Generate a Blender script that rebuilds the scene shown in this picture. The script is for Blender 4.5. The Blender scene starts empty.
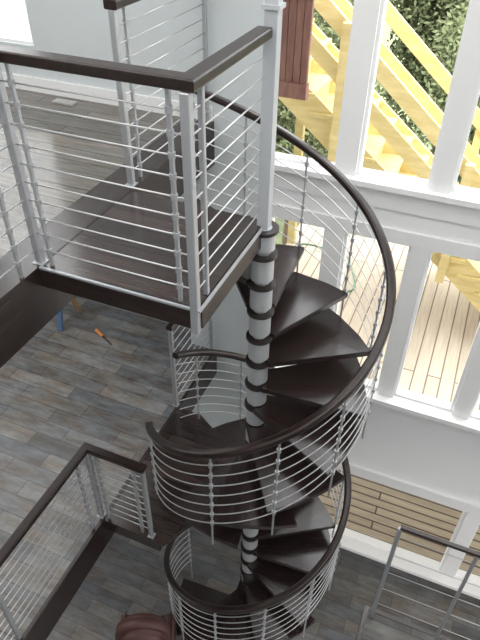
import bpy, bmesh, math, random
from mathutils import Vector, Matrix
random.seed(4)
D=bpy.data; S=bpy.context.scene
COL=S.collection
# ---------------------------------------------------------------- levels
ZU=-1.83; ZM=-4.32; ZG=-7.03; RISE=.226
PX,PY=-1.05,2.96
WY=4.3
EX=-1.99

# ---------------------------------------------------------------- materials
def nmat(name):
    m=D.materials.new(name); m.use_nodes=True
    nt=m.node_tree; b=nt.nodes['Principled BSDF']
    return m,nt,b
def simple(name,col,rough=.5,metal=0,noise=.0,scale=20,bump=0,spec=.5):
    m,nt,b=nmat(name)
    b.inputs['Roughness'].default_value=rough; b.inputs['Metallic'].default_value=metal; b.inputs['Specular IOR Level'].default_value=spec
    tc=nt.nodes.new('ShaderNodeTexCoord'); n=nt.nodes.new('ShaderNodeTexNoise')
    n.inputs['Scale'].default_value=scale; n.inputs['Detail'].default_value=4
    nt.links.new(tc.outputs['Object'],n.inputs['Vector'])
    mx=nt.nodes.new('ShaderNodeMix'); mx.data_type='RGBA'
    mx.inputs[6].default_value=(*[c*(1-noise) for c in col],1); mx.inputs[7].default_value=(*[min(1,c*(1+noise)) for c in col],1)
    nt.links.new(n.outputs['Fac'],mx.inputs[0]); nt.links.new(mx.outputs[2],b.inputs['Base Color'])
    if bump:
        bp=nt.nodes.new('ShaderNodeBump'); bp.inputs['Strength'].default_value=bump; bp.inputs['Distance'].default_value=.01
        nt.links.new(n.outputs['Fac'],bp.inputs['Height']); nt.links.new(bp.outputs[0],b.inputs['Normal'])
    return m
def wood(name,dark,light,scale=(3,40,40),rough=.35,lo=.4,hi=.75,spec=.5,bump=.15):
    m,nt,b=nmat(name)
    tc=nt.nodes.new('ShaderNodeTexCoord'); mp=nt.nodes.new('ShaderNodeMapping'); mp.inputs['Scale'].default_value=scale
    n=nt.nodes.new('ShaderNodeTexNoise'); n.inputs['Scale'].default_value=1; n.inputs['Detail'].default_value=6; n.inputs['Roughness'].default_value=.65
    r=nt.nodes.new('ShaderNodeValToRGB'); r.color_ramp.elements[0].position=lo; r.color_ramp.elements[1].position=hi
    r.color_ramp.elements[0].color=(*dark,1); r.color_ramp.elements[1].color=(*light,1)
    L=nt.links.new
    L(tc.outputs['Object'],mp.inputs['Vector']); L(mp.outputs[0],n.inputs['Vector']); L(n.outputs['Fac'],r.inputs[0]); L(r.outputs[0],b.inputs['Base Color'])
    b.inputs['Roughness'].default_value=rough; b.inputs['Specular IOR Level'].default_value=spec
    bp=nt.nodes.new('ShaderNodeBump'); bp.inputs['Strength'].default_value=bump; bp.inputs['Distance'].default_value=.003
    L(n.outputs['Fac'],bp.inputs['Height']); L(bp.outputs[0],b.inputs['Normal'])
    return m
def planks(name,c1,c2,mortar,bw,rh,rot=0,rough=.35,ms=.003,streak=.35,sc=(2,30,1),blotch=0,warm=(.9,.75,.6),spec=.5):
    m,nt,b=nmat(name); L=nt.links.new
    tc=nt.nodes.new('ShaderNodeTexCoord'); mp=nt.nodes.new('ShaderNodeMapping'); mp.inputs['Rotation'].default_value=(0,0,rot)
    L(tc.outputs['Object'],mp.inputs['Vector'])
    br=nt.nodes.new('ShaderNodeTexBrick'); br.inputs['Scale'].default_value=1
    br.inputs['Brick Width'].default_value=bw; br.inputs['Row Height'].default_value=rh
    br.inputs['Mortar Size'].default_value=ms; br.inputs['Mortar Smooth'].default_value=.2
    br.offset=.37; br.offset_frequency=2
    br.inputs['Color1'].default_value=(*c1,1); br.inputs['Color2'].default_value=(*c2,1); br.inputs['Mortar'].default_value=(*mortar,1)
    L(mp.outputs[0],br.inputs['Vector'])
    m2=nt.nodes.new('ShaderNodeMapping'); m2.inputs['Scale'].default_value=sc; L(mp.outputs[0],m2.inputs['Vector'])
    n=nt.nodes.new('ShaderNodeTexNoise'); n.inputs['Scale'].default_value=1.5; n.inputs['Detail'].default_value=6; n.inputs['Roughness'].default_value=.7
    L(m2.outputs[0],n.inputs['Vector'])
    r=nt.nodes.new('ShaderNodeValToRGB'); r.color_ramp.elements[0].position=.3; r.color_ramp.elements[1].position=.7
    r.color_ramp.elements[0].color=(1-streak,1-streak,1-streak,1); r.color_ramp.elements[1].color=(1+streak*.6,)*3+(1,)
    L(n.outputs['Fac'],r.inputs[0])
    mx=nt.nodes.new('ShaderNodeMix'); mx.data_type='RGBA'; mx.blend_type='MULTIPLY'; mx.inputs[0].default_value=1
    L(br.outputs['Color'],mx.inputs[6]); L(r.outputs[0],mx.inputs[7]); out=mx.outputs[2]
    if blotch:
        m3=nt.nodes.new('ShaderNodeMapping'); m3.inputs['Scale'].default_value=(2.2,7,1); L(mp.outputs[0],m3.inputs['Vector'])
        n3=nt.nodes.new('ShaderNodeTexNoise'); n3.inputs['Scale'].default_value=1.2; n3.inputs['Detail'].default_value=5; L(m3.outputs[0],n3.inputs['Vector'])
        r3=nt.nodes.new('ShaderNodeValToRGB'); r3.color_ramp.elements[0].position=.42; r3.color_ramp.elements[1].position=.62
        r3.color_ramp.elements[0].color=(1,1,1,1); r3.color_ramp.elements[1].color=(*warm,1); L(n3.outputs['Fac'],r3.inputs[0])
        mx3=nt.nodes.new('ShaderNodeMix'); mx3.data_type='RGBA'; mx3.blend_type='MULTIPLY'; mx3.inputs[0].default_value=blotch
        L(out,mx3.inputs[6]); L(r3.outputs[0],mx3.inputs[7]); out=mx3.outputs[2]
    L(out,b.inputs['Base Color'])
    b.inputs['Roughness'].default_value=rough; b.inputs['Specular IOR Level'].default_value=spec
    return m
M_dark=wood('espresso_wood',(.016,.010,.010),(.044,.028,.025),(2,34,34),.22,.4,.8,.75,.06)
M_rail=wood('handrail_wood',(.014,.008,.007),(.034,.019,.016),(20,20,20),.28,.4,.75,.5,.05)
M_fascia=wood('fascia_wood',(.014,.009,.008),(.045,.028,.025),(2,30,30),.3)
M_fasciay=wood('fascia_wood_side',(.015,.010,.009),(.048,.030,.026),(30,2,30),.26,.4,.75,.6)
M_landing=planks('landing_planks',(.020,.013,.012),(.048,.031,.027),(.004,.003,.003),1.4,.115,0,.2,.004,.7,(2,30,1),0,(1,1,1),.65)
M_metal=simple('brushed_silver',(.45,.46,.48),.4,.5,.05,60)
M_cable=simple('steel_cable',(.62,.62,.63),.35,.6,.05,200)
M_pole=simple('silver_sleeve',(.55,.56,.58),.35,.35,.06,12)
M_collar=simple('dark_collar',(.030,.024,.023),.35,0,.2,30)
M_white=simple('white_trim_paint',(.90,.90,.90),.5,0,.02,8)
M_postw=simple('pale_post_paint',(.52,.54,.57),.4,.15,.03,8)
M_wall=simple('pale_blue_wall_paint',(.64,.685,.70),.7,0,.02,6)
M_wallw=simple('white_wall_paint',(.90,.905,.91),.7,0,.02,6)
M_floorU=planks('grey_oak_floor',(.10,.092,.083),(.19,.176,.157),(.025,.021,.019),1.5,.17,0,.17,.005,.55,(2,24,1),.6,(.85,.75,.66),.7)
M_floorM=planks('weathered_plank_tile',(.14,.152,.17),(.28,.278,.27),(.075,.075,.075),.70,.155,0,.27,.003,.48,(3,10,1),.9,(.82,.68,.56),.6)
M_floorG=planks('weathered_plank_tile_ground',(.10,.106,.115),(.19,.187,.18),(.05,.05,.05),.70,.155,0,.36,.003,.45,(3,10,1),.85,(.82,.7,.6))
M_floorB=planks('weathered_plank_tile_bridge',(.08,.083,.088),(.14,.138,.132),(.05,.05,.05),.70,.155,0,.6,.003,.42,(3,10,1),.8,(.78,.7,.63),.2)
M_deck=planks('deck_boards',(.50,.43,.34),(.58,.51,.41),(.20,.155,.115),5,.14,math.pi/2,.8,.008,.2,(2,30,1),0,(1,1,1),.2)
M_lumber=wood('treated_lumber',(.52,.41,.165),(.67,.55,.27),(3,14,14),.6)
M_slat=planks('lower_deck_boards',(.36,.29,.21),(.50,.42,.32),(.10,.07,.05),6,.12,0,.7,.012,.3)
M_brown=wood('redwood_stain',(.15,.065,.05),(.24,.12,.085),(20,20,4),.6)
M_grass=simple('grass',(.15,.18,.09),.9,0,.4,6)
M_leaf=simple('leaf_green',(.145,.17,.09),1.0,0,.35,1.5,0,0)
M_trunk=simple('bark',(.12,.08,.05),.9,0,.4,10)
M_leather=simple('maroon_leather',(.085,.035,.028),.5,0,.25,8,.15)
M_orange=simple('orange_plastic',(.8,.28,.08),.4)
M_black=simple('black_rubber',(.02,.02,.02),.5)
M_blue=simple('blue_paint',(.10,.18,.32),.5)
M_pine=wood('pine',(.40,.24,.12),(.56,.36,.2),(10,10,10),.6)
M_hose=simple('green_hose',(.16,.32,.22),.5)
M_vent=simple('vent_paint',(.45,.45,.44),.5)
M_ceil=simple('ceiling_paint',(.85,.85,.85),.8)

# ---------------------------------------------------------------- helpers
def link(o,parent=None):
    COL.objects.link(o)
    if parent: o.parent=parent
    return o
def meshobj(name,bm,mat,parent=None,smooth=False):
    me=D.meshes.new(name); bm.normal_update(); bm.to_mesh(me); bm.free()
    me.materials.append(mat)
    if smooth:
        for p in me.polygons: p.use_smooth=True
    return link(D.objects.new(name,me),parent)
def empty(name,loc,label,cat,group=None):
    o=D.objects.new(name,None); o.location=loc; o.empty_display_size=.1
    COL.objects.link(o); o['label']=label; o['category']=cat
    if group:o['group']=group
    return o
def tag(o,label,cat,group=None):
    o['label']=label;o['category']=cat
    if group:o['group']=group
    return o
def bbox(bm,x0,x1,y0,y1,z0,z1):
    v=[bm.verts.new((x,y,z)) for z in(z0,z1) for y in(y0,y1) for x in(x0,x1)]
    for f in((0,2,3,1),(4,5,7,6),(0,1,5,4),(2,6,7,3),(0,4,6,2),(1,3,7,5)): bm.faces.new([v[i] for i in f])
def obox(bm,c,ax,ay,az,sx,sy,sz):
    c=Vector(c);v=[]
    for k in(-1,1):
        for j in(-1,1):
            for i in(-1,1): v.append(bm.verts.new(c+Vector(ax)*i*sx/2+Vector(ay)*j*sy/2+Vector(az)*k*sz/2))
    for f in((0,2,3,1),(4,5,7,6),(0,1,5,4),(2,6,7,3),(0,4,6,2),(1,3,7,5)): bm.faces.new([v[i] for i in f])
def beam(bm,p,q,w,h):
    p=Vector(p);q=Vector(q);t=(q-p);l=t.length;t.normalize()
    s=t.cross(Vector((0,0,1)))
    if s.length<1e-4:s=Vector((1,0,0))
    s.normalize();u=s.cross(t)
    obox(bm,(p+q)/2,t,s,u,l,w,h)
def cyl(bm,p,q,r,n=10,r2=None,cap=True):
    p=Vector(p);q=Vector(q);r2=r if r2 is None else r2
    t=(q-p).normalized(); a=t.cross(Vector((0,0,1)))
    if a.length<1e-3:a=Vector((1,0,0))
    a.normalize();b=t.cross(a)
    A=[bm.verts.new(p+(a*math.cos(i*2*math.pi/n)+b*math.sin(i*2*math.pi/n))*r) for i in range(n)]
    B=[bm.verts.new(q+(a*math.cos(i*2*math.pi/n)+b*math.sin(i*2*math.pi/n))*r2) for i in range(n)]
    for i in range(n): bm.faces.new((A[i],B[i],B[(i+1)%n],A[(i+1)%n]))
    if cap: bm.faces.new(A); bm.faces.new(B[::-1])
def round_profile(w,h,r,n=3):
    pts=[]
    for cx,cy,a0 in((w/2-r,h/2-r,0),(-w/2+r,h/2-r,90),(-w/2+r,-h/2+r,180),(w/2-r,-h/2+r,270)):
        for i in range(n+1):
            a=math.radians(a0+90*i/n); pts.append((cx+r*math.cos(a),cy+r*math.sin(a)))
    return pts
def sweep(bm,pts,prof):
    pts=[Vector(p) for p in pts];rings=[]
    N=len(pts)
    for i,p in enumerate(pts):
        t0=(p-pts[i-1]).normalized() if i>0 else None
        t1=(pts[i+1]-p).normalized() if i<N-1 else None
        if t0 is None:t0=t1
        if t1 is None:t1=t0
        t=(t0+t1).normalized()
        s=Vector((t.y,-t.x,0)).normalized()
        s1=Vector((t1.y,-t1.x,0)).normalized()
        k=1/max(.5,s.dot(s1))
        u=s.cross(t).normalized()
        if u.z<0:u=-u
        rings.append([bm.verts.new(p+s*a*k+u*b) for a,b in prof])
    n=len(prof)
    for i in range(N-1):
        for j in range(n):
            bm.faces.new((rings[i][j],rings[i][(j+1)%n],rings[i+1][(j+1)%n],rings[i+1][j]))
    bm.faces.new(rings[0]);bm.faces.new(rings[-1][::-1])
    bmesh.ops.recalc_face_normals(bm,faces=bm.faces)
def tube(bm,pts,r,n=6):
    sweep(bm,pts,[(r*math.cos(2*math.pi*i/n),r*math.sin(2*math.pi*i/n)) for i in range(n)])
def struct(o): o['kind']='structure'; return o

# ---------------------------------------------------------------- walls
def wall_grid(name,x0,x1,z0,z1,y0,y1,ops,mat):
    xs=sorted({x0,x1,*[v for o in ops for v in o[:2] if x0<v<x1]})
    zs=sorted({z0,z1,*[v for o in ops for v in o[2:] if z0<v<z1]})
    bm=bmesh.new()
    for i in range(len(xs)-1):
        run=None
        for j in range(len(zs)-1):
            cx=(xs[i]+xs[i+1])/2;cz=(zs[j]+zs[j+1])/2
            hole=any(o[0]<cx<o[1] and o[2]<cz<o[3] for o in ops)
            if not hole:
                if run is None: run=zs[j]
            if hole and run is not None:
                bbox(bm,xs[i],xs[i+1],y0,y1,run,zs[j]);run=None
        if run is not None: bbox(bm,xs[i],xs[i+1],y0,y1,run,zs[-1])
    return struct(meshobj(name,bm,mat))
CE=1.3
cu=[(-1.52,-.95),(-.80,-.235),(-.09,.475),(.62,1.185),(1.33,1.895),(2.04,2.6)]
cm=[(-1.49,-.97),(-.82,-.265),(-.13,.43),(.575,1.135),(1.28,1.84),(1.99,2.55)]
UP=(-2.06,.95); MI=(-4.24,-2.56); LO=(-6.86,-5.55)
ops=[(a,b,*UP) for a,b in cu]+[(a,b,*MI) for a,b in cm]
lows=[(-.75,.90),(1.04,2.6)]
ops+=[(a,b,*LO) for a,b in lows]
wall_grid('wall_back',-1.56,3.2,ZG,CE,WY,WY+.14,ops,M_wallw)
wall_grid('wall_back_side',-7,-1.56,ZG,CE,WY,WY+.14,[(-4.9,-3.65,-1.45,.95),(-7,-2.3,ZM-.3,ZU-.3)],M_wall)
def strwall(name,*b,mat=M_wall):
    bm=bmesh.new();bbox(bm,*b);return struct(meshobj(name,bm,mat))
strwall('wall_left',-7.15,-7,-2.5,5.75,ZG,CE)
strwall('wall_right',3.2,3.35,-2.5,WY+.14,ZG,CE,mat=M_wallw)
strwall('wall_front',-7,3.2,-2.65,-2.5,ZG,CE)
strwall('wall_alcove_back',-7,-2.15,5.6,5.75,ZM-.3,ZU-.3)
strwall('wall_alcove_side',-2.3,-2.15,WY+.14,5.6,ZM-.3,ZU-.3)
strwall('ceiling_alcove',-7,-2.15,WY+.14,5.75,ZU-.3,ZU-.2,mat=M_ceil)
strwall('ceiling',-7,3.2,-2.5,WY+.14,CE,CE+.15,mat=M_ceil)
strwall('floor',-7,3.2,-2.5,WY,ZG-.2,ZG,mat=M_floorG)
def slab(name,x0,x1,y0,y1,z,th,mat):
    return strwall(name,x0,x1,y0,y1,z-th,z,mat=mat)
slab('floor_upper',-7,EX-.03,-2.5,WY,ZU,.3,M_floorU)
slab('floor_middle',-7,-2.03,-2.5,WY,ZM,.3,M_floorM)
slab('floor_alcove',-7,-2.3,WY,5.6,ZM,.3,M_floorM)
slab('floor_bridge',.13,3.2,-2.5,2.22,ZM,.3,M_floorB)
strwall('trim_1',EX-.03,EX,-2.5,WY,ZU-.36,ZU+.004,mat=M_fasciay)
strwall('trim_40',EX-.24,EX-.03,-2.5,WY-.02,ZU,ZU+.004,mat=M_fasciay)
strwall('trim_2',-2.03,-2.0,-2.5,WY,ZM-.32,ZM+.004,mat=M_fasciay)
strwall('trim_3',.13,3.2,2.22,2.25,ZM-.3,ZM+.004,mat=M_fascia)
strwall('trim_12',.10,.13,-2.5,2.25,ZM-.3,ZM+.004,mat=M_fasciay)
strwall('trim_4',-1.5,3.2,WY-.08,WY,UP[0]-.045,UP[0],mat=M_white)
strwall('trim_5',-1.5,3.2,WY-.02,WY,UP[0]-.22,UP[0]-.045,mat=M_white)
strwall('trim_6',-1.5,3.2,WY-.025,WY,MI[1],MI[1]+.12,mat=M_white)
strwall('trim_7',-1.5,3.2,WY-.11,WY,MI[0]-.05,MI[0],mat=M_white)
strwall('trim_8',-1.5,3.2,WY-.02,WY,MI[0]-.18,MI[0]-.05,mat=M_white)
strwall('trim_9',-1.5,3.2,WY-.035,WY,LO[1],LO[1]+.14,mat=M_white)
strwall('trim_10',-1.0,3.2,WY-.12,WY,LO[0]-.05,LO[0],mat=M_white)
strwall('baseboard_back',-2.0,3.2,WY-.03,WY,ZG,LO[0]-.05,mat=M_white)
strwall('baseboard_upper',-7,-2.0,WY-.02,WY,ZU,ZU+.12,mat=M_white)
wn=0
def window(a,b,z0,z1,fw=.026,depth=(.02,.10)):
    global wn;wn+=1
    bm=bmesh.new();y0=WY+depth[0];y1=WY+depth[1]
    bbox(bm,a,a+fw,y0,y1,z0,z1);bbox(bm,b-fw,b,y0,y1,z0,z1)
    bbox(bm,a+fw,b-fw,y0,y1,z0,z0+fw);bbox(bm,a+fw,b-fw,y0,y1,z1-fw,z1)
    return struct(meshobj('window_%d'%wn,bm,M_white))
for a,b in cu: window(a,b,*UP)
for a,b in cm: window(a,b,*MI)
for a,b in lows: window(a,b,*LO)
window(-4.9,-3.65,-1.45,.95)
tn=13
for cc,(zz0,zz1) in((cu,UP),(cm,MI)):
    for i in range(len(cc)-1):
        strwall('trim_%d'%tn,cc[i][1]-.003,cc[i+1][0]+.003,WY-.02,WY,zz0,zz1,mat=M_white);tn+=1
strwall('trim_%d'%tn,lows[0][1]-.003,lows[1][0]+.003,WY-.02,WY,LO[0],LO[1],mat=M_white)

# ---------------------------------------------------------------- cable railings
def cable_railing(name,label,path,zb,h,posts,ncab=10,hw=.082,hh=.05,low=.09,group='cable guard railings',cr=.0042,pm=None):
    root=empty(name,(path[0][0],path[0][1],zb),label,'railing',group)
    root.matrix_basis=Matrix.Translation((path[0][0],path[0][1],zb))
    def par(o): o.parent=root; o.matrix_parent_inverse=root.matrix_basis.inverted(); return o
    bm=bmesh.new(); sweep(bm,[(x,y,zb+h-hh/2) for x,y in path],round_profile(hw,hh,.009))
    par(meshobj('handrail',bm,M_rail))
    zs=[zb+low+(h-hh-low-.09)*i/(ncab-1) for i in range(ncab)]
    for p in posts:
        x,y,w,kind,drop=p
        bm=bmesh.new()
        if kind=='sq':
            bbox(bm,x-w/2,x+w/2,y-w/2,y+w/2,zb-drop,zb+h-hh)
            bmesh.ops.bevel(bm,geom=bm.edges[:],offset=.004,segments=1,affect='EDGES')
            if drop==0 and w>.03:bbox(bm,x-w*.8,x+w*.8,y-w*.8,y+w*.8,zb,zb+.008)
        else:
            bbox(bm,x-w/2,x+w/2,y-w/2,y+w/2,zb,zb+h-hh)
            for z in zs:
                cyl(bm,(x,y,z-.014),(x,y,z+.014),w*.95,8)
        par(meshobj('post' if kind=='sq' else 'baluster',bm,pm or M_metal))
    for i in range(len(path)-1):
        a=Vector((*path[i],0));b=Vector((*path[i+1],0))
        for z in zs:
            bm=bmesh.new();cyl(bm,a+Vector((0,0,z)),b+Vector((0,0,z)),cr,6)
            par(meshobj('cable',bm,M_cable,smooth=True))
    return root
H=1.10
FY=2.09
cable_railing('cable_railing','cable railing with dark wood handrail around the square stair landing',
  [(EX-.02,-.6),(EX-.02,FY),(-1.07,FY),(-1.07,2.90)],ZU,H,
  [(EX-.02,FY,.04,'sq',0),(EX+.055,FY,.017,'bal',0),(EX-.02,1.25,.02,'bal',0),(EX-.02,1.93,.017,'bal',0),(EX-.02,.3,.04,'sq',0),
   (-1.07,FY-.03,.042,'sq',.15),(-1.165,FY,.018,'bal',0),(-1.07,2.19,.026,'sq',.0)],ncab=10)
cable_railing('cable_railing','short cable railing with dark handrail on the upper floor edge',
  [(EX-.04,3.06),(EX-.04,WY-.01)],ZU,H,
  [(EX-.04,3.08,.04,'sq',0),(EX-.04,3.20,.018,'bal',0),(EX-.04,WY-.05,.03,'sq',0)],ncab=10)
cable_railing('cable_railing','cable railing with dark handrail along the middle floor edge',
  [(-2.04,-.6),(-2.04,2.13),(-1.56,2.13)],ZM,.88,
  [(-2.04,2.13,.036,'sq',0),(-2.04,2.0,.02,'bal',0),(-2.04,1.1,.03,'sq',0),(-2.04,.4,.03,'sq',0),(-1.97,2.13,.018,'bal',0),(-1.58,2.13,.032,'sq',.0),(-1.66,2.13,.018,'bal',0)],ncab=9,hw=.062,hh=.045)
cable_railing('cable_railing','short cable railing on the middle floor edge beyond the stair',
  [(-2.04,3.42),(-2.04,WY-.01)],ZM,1.0,
  [(-2.04,3.44,.036,'sq',0),(-2.04,WY-.05,.03,'sq',0)],ncab=9,hw=.06,hh=.045)
cable_railing('cable_railing','unfinished cable railing with thin silver posts and dark top rail',
  [(.16,2.19),(3.1,2.19)],ZM,1.15,
  [(.16,2.19,.026,'sq',0),(.60,2.19,.020,'sq',0),(1.2,2.19,.029,'sq',0),(2.2,2.19,.029,'sq',0)],ncab=5,hw=.032,hh=.022,low=.2,cr=.003)

# ---------------------------------------------------------------- spiral staircase
st=empty('spiral_staircase',(PX,PY,ZG),'dark wood and silver metal spiral staircase with curved handrail and cables','staircase')
st.matrix_basis=Matrix.Translation((PX,PY,ZG))
def sp(o):
    o.parent=st; o.matrix_parent_inverse=st.matrix_basis.inverted(); return o
R=.82
bm=bmesh.new()
cyl(bm,(PX,PY,ZG),(PX,PY,ZU-.02),.05,20)
cyl(bm,(PX,PY,ZG),(PX,PY,ZG+.015),.14,24)
sp(meshobj('center_pole',bm,M_pole))
bm=bmesh.new(); bbox(bm,PX-.034,PX+.034,PY-.034,PY+.034,ZU-.02,ZU+1.17)
bbox(bm,PX-.046,PX+.046,PY-.046,PY+.046,ZU+1.17,ZU+1.19)
bbox(bm,PX-.034,PX+.034,PY-.034,PY+.034,ZU+1.19,CE)
sp(meshobj('newel_post',bm,M_postw))
def tread_mesh():
    bm=bmesh.new(); th=.045
    ha=math.radians(23)
    ro=.82
    xo=ro*math.cos(ha)
    pts=[(.03,-.095),(xo,-ro*math.sin(ha)),(xo+.03,-.13),(xo+.03,.13),(xo,ro*math.sin(ha)),(.03,.095)]
    top=[bm.verts.new((x,y,0)) for x,y in pts];bot=[bm.verts.new((x,y,-th)) for x,y in pts]
    bm.faces.new(top);bm.faces.new(bot[::-1])
    for i in range(len(pts)):
        j=(i+1)%len(pts);bm.faces.new((top[j],top[i],bot[i],bot[j]))
    bmesh.ops.recalc_face_normals(bm,faces=bm.faces)
    bmesh.ops.bevel(bm,geom=bm.edges[:],offset=.004,segments=2,affect='EDGES')
    obox(bm,(.38,0,-.058),(1,0,0),(0,1,0),(0,0,1),.68,.03,.026)
    return bm
treads=[]
for k in range(1,11): treads.append((180-30*(k-1)-15,ZU-RISE*k+.05))
for k in range(1,12): treads.append((150-30*(k-1)-15,ZM-RISE*k+.05))
tb=tread_mesh(); tme=D.meshes.new('tread'); tb.normal_update(); tb.to_mesh(tme); tb.free(); tme.materials.append(M_dark)
for ang,z in treads:
    o=D.objects.new('tread',tme); COL.objects.link(o)
    o.matrix_basis=Matrix.Translation((PX,PY,z))@Matrix.Rotation(math.radians(ang+5),4,'Z')
    sp(o)
zl=[ZU]+[z for a,z in treads[:10]]+[ZM]+[z for a,z in treads[10:]]+[ZG]
for i in range(len(zl)-1):
    zt=zl[i]-.042; zb_=zl[i+1]+.012
    bm=bmesh.new();cyl(bm,(PX,PY,zb_),(PX,PY,zt),.074,28)
    o=sp(meshobj('sleeve',bm,M_pole))
    bm=bmesh.new();cyl(bm,(PX,PY,zl[i]-.044),(PX,PY,zl[i]-.022),.092,28)
    sp(meshobj('collar',bm,M_collar))
bm=bmesh.new();bbox(bm,EX,-1.06,2.06,3.0,ZU-.04,ZU)
sp(meshobj('landing_platform',bm,M_landing))
bm=bmesh.new()
bbox(bm,EX,-1.05,2.05,2.075,ZU-.13,ZU-.012);bbox(bm,-1.065,-1.04,2.075,2.9,ZU-.13,ZU-.012);bbox(bm,EX,-1.12,2.985,3.01,ZU-.13,ZU-.012)
bbox(bm,EX,-1.1,2.10,2.98,ZU-.10,ZU-.042)
sp(meshobj('landing_fascia',bm,M_fascia))
bm=bmesh.new()
bbox(bm,EX,-1.035,2.044,2.06,ZU-.010,ZU+.002);bbox(bm,-1.05,-1.035,2.06,2.9,ZU-.010,ZU+.002)
sp(meshobj('metal_edging',bm,M_metal))
def prism(bm,pts,z0,z1):
    t=[bm.verts.new((x,y,z1)) for x,y in pts];b=[bm.verts.new((x,y,z0)) for x,y in pts]
    bm.faces.new(t);bm.faces.new(b)
    for i in range(len(pts)):
        j=(i+1)%len(pts);bm.faces.new((t[i],t[j],b[j],b[i]))
    bmesh.ops.recalc_face_normals(bm,faces=bm.faces)
bm=bmesh.new();prism(bm,[(-1.08,2.86),(-1.47,2.10),(-2.0,2.10),(-2.0,3.42),(-1.77,3.42),(-1.08,3.0)],ZM-.05,ZM)
prism(bm,[(-1.5,2.10),(-2.0,2.10),(-2.0,2.125),(-1.5,2.125)],ZM-.13,ZM-.05)
sp(meshobj('landing_platform',bm,M_landing))
def helix(a0,a1,zf,r,step=3):
    n=max(2,int(abs(a1-a0)/step));out=[]
    for i in range(n+1):
        a=a0+(a1-a0)*i/n;out.append((PX+r*math.cos(math.radians(a)),PY+r*math.sin(math.radians(a)),zf(a)))
    return out
sl=RISE/30
z1=lambda a:-1.32-sl*(139-a)
z2=lambda a:-3.58-.0069*(135-a)
F=[(147,-146,z1,treads[:10]),(166,-196,z2,treads[10:])]
for a0,a1,zf,tr in F:
    bm=bmesh.new();sweep(bm,helix(a0,a1,zf,R),round_profile(.060,.048,.016))
    sp(meshobj('handrail',bm,M_rail))
    nc=7
    offs=[.11+.66*i/(nc-1) for i in range(nc)]
    for of in offs:
        bm=bmesh.new();tube(bm,helix(a0-1,a1+1,lambda a:zf(a)-of,R+.006),.0040,6)
        sp(meshobj('cable',bm,M_cable,smooth=True))
    ends=[(ang+15 if ang+15<=a0 else a0-1,z) for ang,z in tr]+[(a1+1.5,(ZM if zf is z1 else ZG))]
    for a,z in ends:
        x=PX+(R+.006)*math.cos(math.radians(a));y=PY+(R+.006)*math.sin(math.radians(a))
        bm=bmesh.new();cyl(bm,(x,y,z if z in(ZM,ZG) else z-.05),(x,y,zf(a)-.02),.0075,8)
        for of in offs: cyl(bm,(x,y,zf(a)-of-.016),(x,y,zf(a)-of+.016),.0150,8)
        sp(meshobj('baluster',bm,M_metal))

# ---------------------------------------------------------------- small interior things
ac=empty('armchair',(-1.87,2.20,ZG),'small maroon brown leather chair with rounded back and seat','chair')
ac.matrix_basis=Matrix.Translation((-1.87,2.20,ZG))@Matrix.Rotation(math.radians(24),4,'Z')
def rb(name,b,mat,parent,bev=.06,seg=4):
    bm=bmesh.new();bbox(bm,*b);bmesh.ops.bevel(bm,geom=bm.edges[:],offset=bev,segments=seg,affect='EDGES')
    return meshobj(name,bm,mat,parent,True)
rb('seat',(-.22,.22,-.08,.23,.26,.50),M_leather,ac,.06)
def arch_back(w,y0,y1,z0,z1,bev):
    bm=bmesh.new();pts=[(-w,z0),(w,z0)]
    zc=z1-w*.9
    for i in range(13):
        a=math.pi*i/12; pts.append((w*math.cos(a),zc+w*.9*math.sin(a)))
    f=[bm.verts.new((x,y0,z)) for x,z in pts];g=[bm.verts.new((x,y1,z)) for x,z in pts]
    bm.faces.new(f);bm.faces.new(g[::-1])
    for i in range(len(pts)):
        j=(i+1)%len(pts);bm.faces.new((f[i],g[i],g[j],f[j]))
    bmesh.ops.recalc_face_normals(bm,faces=bm.faces)
    es=[e for e in bm.edges if abs(e.verts[0].co.y-e.verts[1].co.y)<1e-5]
    bmesh.ops.bevel(bm,geom=es,offset=bev,segments=4,affect='EDGES')
    return bm
meshobj('backrest',arch_back(.27,-.25,-.02,.26,1.12,.07),M_leather,ac,True)
rb('armrest',(-.28,-.19,-.16,.2,.26,.66),M_leather,ac,.04)
rb('armrest',(.19,.28,-.16,.2,.26,.66),M_leather,ac,.04)
for x in(-.18,.18):
    for y in(-.16,.16):
        bm=bmesh.new();cyl(bm,(x,y,0),(x,y,.28),.014,8,.02);meshobj('leg',bm,M_black,ac)
sh=empty('sawhorse',(-3.98,4.1,ZM),'blue and raw wood sawhorse standing on the middle floor','sawhorse')
sh.scale=(.85,.85,.85)
bm=bmesh.new();bbox(bm,-.35,.35,-.045,.045,.62,.7);meshobj('beam',bm,M_pine,sh)
for x in(-.28,.28):
    for y in(-.22,.22):
        bm=bmesh.new();beam(bm,(x*1.1,y,.01),(x,y*.15,.64),.07,.035)
        meshobj('leg',bm,M_pine if (x<0)==(y<0) else M_blue,sh)
dr=empty('screwdriver',(-3.22,4.0,ZM),'long screwdriver with orange handle lying on the grey floor','tool')
dr.rotation_euler=(0,0,-.45)
bm=bmesh.new();cyl(bm,(-.14,0,.02),(.0,0,.02),.02,12,.017);meshobj('handle',bm,M_orange,dr)
bm=bmesh.new();cyl(bm,(.0,0,.02),(.16,0,.012),.009,10,.006);meshobj('shaft',bm,M_black,dr)
bm=bmesh.new();bbox(bm,-3.42,-3.22,4.12,4.2,ZU,ZU+.012)
for i in range(5): bbox(bm,-3.40+i*.036,-3.388+i*.036,4.13,4.19,ZU+.012,ZU+.016)
tag(meshobj('floor_vent',bm,M_vent),'small pale metal floor vent on grey plank floor','vent')

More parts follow.
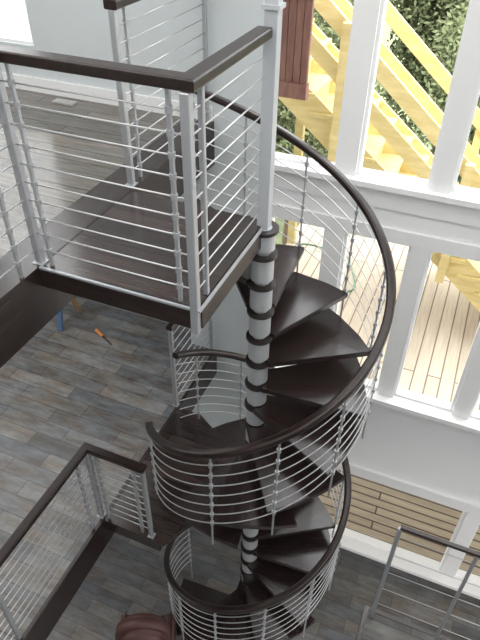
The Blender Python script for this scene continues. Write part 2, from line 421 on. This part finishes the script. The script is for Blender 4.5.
# ---------------------------------------------------------------- outdoors
strwall('ground',-25,25,WY+.14,40,ZG-.45,ZG-.25,mat=M_grass)
DY=9.6
bm=bmesh.new();bbox(bm,-2.1,6,WY+.15,DY,ZM-.24,ZM-.16)
for x in(-2.05,0,2.5,5.85): bbox(bm,x,x+.1,DY-.2,DY-.1,ZG-.25,ZM-.24)
bbox(bm,-2.1,6,DY-.3,DY-.26,ZM-.4,ZM-.24)
tag(meshobj('wooden_deck',bm,M_deck),'sun-bleached wooden deck outside the middle floor windows','deck')
bm=bmesh.new();bbox(bm,-2.5,5,WY+.15,7.2,ZG-.1,ZG-.02)
for i in range(6): bbox(bm,-2.5+i*1.45,-2.4+i*1.45,WY+.15,7.2,ZG-.25,ZG-.1)
tag(meshobj('lower_deck',bm,M_slat),'tan brown wooden boards outside the lowest windows','deck')
bm=bmesh.new()
for i in range(9): bbox(bm,-1.94+i*.062,-1.885+i*.062,4.78,4.82,-1.66,1.0)
bbox(bm,-1.98,-1.38,4.76,4.84,.2,.3);bbox(bm,-1.98,-1.38,4.76,4.84,-.98,-.90);bbox(bm,-1.98,-1.38,4.76,4.84,-1.72,-1.60)
bbox(bm,-2.04,-1.96,4.76,4.84,ZM-.16,1.0)
tag(meshobj('fence_panel',bm,M_brown),'reddish brown stained wooden railing panel outside the window','fence')
bm=bmesh.new();bbox(bm,-7.5,-3.2,6.3,6.4,ZU-.6,2.2)
for i in range(20): bbox(bm,-7.5,-3.2,6.28,6.3,ZU-.6+i*.2,ZU-.43+i*.2)
bbox(bm,-7.4,-7.2,6.3,6.4,ZG-.25,ZU-.6);bbox(bm,-3.5,-3.3,6.3,6.4,ZG-.25,ZU-.6)
tag(meshobj('glare_backdrop_wall',bm,M_white),'white siding wall added to imitate blown-out hall window glare','wall')  # white wall added so the hall window looks blown out by daylight
SY0,SY1=5.75,6.95
es=empty('exterior_stair',(.9,SY0,ZM-.16),'bright yellow treated lumber staircase with railings on the deck','staircase')
es.matrix_basis=Matrix.Translation((.9,SY0,ZM-.16))
def ep(o): o.parent=es;o.matrix_parent_inverse=es.matrix_basis.inverted();return o
zn=lambda x:-2.66-.83*(x+.9)
xb=1.0;xt=-3.3
for y in(SY0,(SY0+SY1)/2,SY1):
    bm=bmesh.new();beam(bm,(xb,y,zn(xb)-.02),(xt,y,zn(xt)-.13),.045,.30);ep(meshobj('stringer',bm,M_lumber))
for i in range(19):
    x=xb-.05-i*.22; z=zn(x)+.02
    bm=bmesh.new();bbox(bm,x-.13,x+.13,SY0-.05,SY1+.05,z-.045,z);bbox(bm,x-.13,x-.11,SY0,SY1,z,z+.14);ep(meshobj('step',bm,M_lumber))
for y in(SY0-.06,SY1+.06):
    for hgt in(.92,.52):
        bm=bmesh.new();beam(bm,(xb,y,zn(xb)+hgt),(xt,y,zn(xt)+hgt),.045,.14);ep(meshobj('rail',bm,M_lumber))
    for x in(.95,.0,-1.3,-2.2,-3.1):
        y0=y-.09 if y<6 else y
        bm=bmesh.new();bbox(bm,x-.045,x+.045,y0,y0+.09,max(ZM-.16,zn(x)-.3),zn(x)+1.02);ep(meshobj('post',bm,M_lumber))
for x in(-2.05,-.3):
    for y in(SY0,SY1):
        bm=bmesh.new();bbox(bm,x-.05,x+.05,y-.05,y+.05,ZM-.16,zn(x)-.1);ep(meshobj('support',bm,M_lumber))
bm=bmesh.new();pts=[]
for i in range(60):
    t=i/59; a=-1.3+t*math.pi*1.15; pts.append((-1.3+.42*math.cos(a)-.35*t+.05*math.sin(9*t),6.45+.55*math.sin(a)+.06*math.sin(14*t),ZM-.148))
tube(bm,pts,.010,8)
tag(meshobj('garden_hose',bm,M_hose,smooth=True),'green garden hose lying loosely on the deck','hose')
def foliage(seed,rad,n,leaf=.09):
    rnd=random.Random(seed);bm=bmesh.new()
    cl=[(Vector((rnd.uniform(-1,1)*rad[0]*.6,rnd.uniform(-1,1)*rad[1]*.6,rnd.uniform(-.8,1)*rad[2]*.6)),rnd.uniform(.3,.42)) for _ in range(20)]
    for i in range(n):
        c,s=rnd.choice(cl)
        d=Vector((rnd.gauss(0,1),rnd.gauss(0,1),rnd.gauss(0,1))).normalized()*rnd.uniform(.5,1.05)*s
        p=c+Vector((d.x*rad[0],d.y*rad[1],d.z*rad[2]))
        a=Vector((rnd.gauss(0,1),rnd.gauss(0,1),rnd.gauss(0,1))).normalized();b=a.orthogonal().normalized()
        l=leaf*rnd.uniform(.5,1.2)
        v=[bm.verts.new(p+a*l),bm.verts.new(p+b*l*.45),bm.verts.new(p-a*l),bm.verts.new(p-b*l*.45)]
        bm.faces.new(v)
    return bm
fm=[]
for s in range(2):
    b_=foliage(s,(1.9,1.2,2.8),26000,.065); me=D.meshes.new('foliage');b_.to_mesh(me);b_.free();me.materials.append(M_leaf);fm.append(me)
for i,(x,y,z,s) in enumerate([(-7.4,11.2,-3.9,1),(-3.4,11.2,-3.9,1),(.6,11.2,-4.0,1),(4.6,11.2,-3.9,1),(-5.6,14.6,-3.0,1.25),(-.9,14.6,-3.0,1.25),(3.9,14.6,-3.0,1.25)]):
    t=empty('leafy_tree',(x,y,ZG-.25),'dense green leafy tree beyond the deck','tree','trees beyond the deck')
    t.matrix_basis=Matrix.Translation((x,y,ZG-.25))
    o=D.objects.new('foliage',fm[i%2]);COL.objects.link(o);o.parent=t;o.location=(0,0,z-ZG);o.scale=(s,s,s);o.rotation_euler=(0,0,math.pi*(i%3==0))
    bm=bmesh.new();cyl(bm,(0,0,0),(.1,0,z-ZG+.5),.12,10,.05);meshobj('trunk',bm,M_trunk,t)

# ---------------------------------------------------------------- lights
w=D.worlds.new('world');S.world=w;w.use_nodes=True
bg=w.node_tree.nodes['Background'];bg.inputs[0].default_value=(.97,.985,1,1);bg.inputs[1].default_value=5.0
sun=D.lights.new('sun','SUN');sun.energy=3.2;sun.angle=.05;sun.color=(1,.95,.86)
so=D.objects.new('sun',sun);link(so);d=Vector((-.35,.45,-1));so.rotation_euler=d.to_track_quat('-Z','Y').to_euler()
def area(name,loc,rot,sx,sy,e,col=(1,1,1)):
    l=D.lights.new(name,'AREA');l.shape='RECTANGLE';l.size=sx;l.size_y=sy;l.energy=e;l.color=col
    o=D.objects.new(name,l);o.location=loc;o.rotation_euler=rot;link(o);return o
area('ceiling_fill',(-2,1.0,CE-.03),(0,0,0),7,4.5,215,(1,.985,.965))  # added ambient fill for the whole room, not a fixture
area('middle_fill',(-4.5,2.5,ZU-.33),(0,0,0),3.5,3,55,(1,.99,.97))  # added fill over the middle floor, no real lamp there
area('lower_fill',(-4.3,1.5,ZM-.34),(0,0,0),3.5,3,50,(1,.98,.96))  # added fill under the middle slab to lift the dark ground floor
area('lower_fill',(1.7,.5,ZM-.33),(0,0,0),2.4,3,100,(1,.98,.96))  # added fill under the bridge, brightens the bottom of the spiral
# ---------------------------------------------------------------- camera
p=math.radians(39.4);yaw=math.radians(22);f=600;th=.0165
h=Vector((-math.sin(yaw),math.cos(yaw),0));zz=Vector((0,0,1))
Fw=h*math.cos(p)-zz*math.sin(p);Rt=Vector((math.cos(yaw),math.sin(yaw),0));Up=h*math.sin(p)+zz*math.cos(p)
R2=Rt*math.cos(th)+Up*math.sin(th);U2=-Rt*math.sin(th)+Up*math.cos(th)
cam=D.cameras.new('camera');co=D.objects.new('camera',cam);link(co)
cam.sensor_fit='VERTICAL';cam.sensor_height=24;cam.sensor_width=18;cam.lens=24*f/640;cam.clip_start=.02
co.matrix_world=Matrix((( R2.x,U2.x,-Fw.x,0),(R2.y,U2.y,-Fw.y,0),(R2.z,U2.z,-Fw.z,0),(0,0,0,1)))
S.camera=co
S.view_settings.view_transform='Standard'
S.view_settings.exposure=0.12
S.view_settings.gamma=1.02
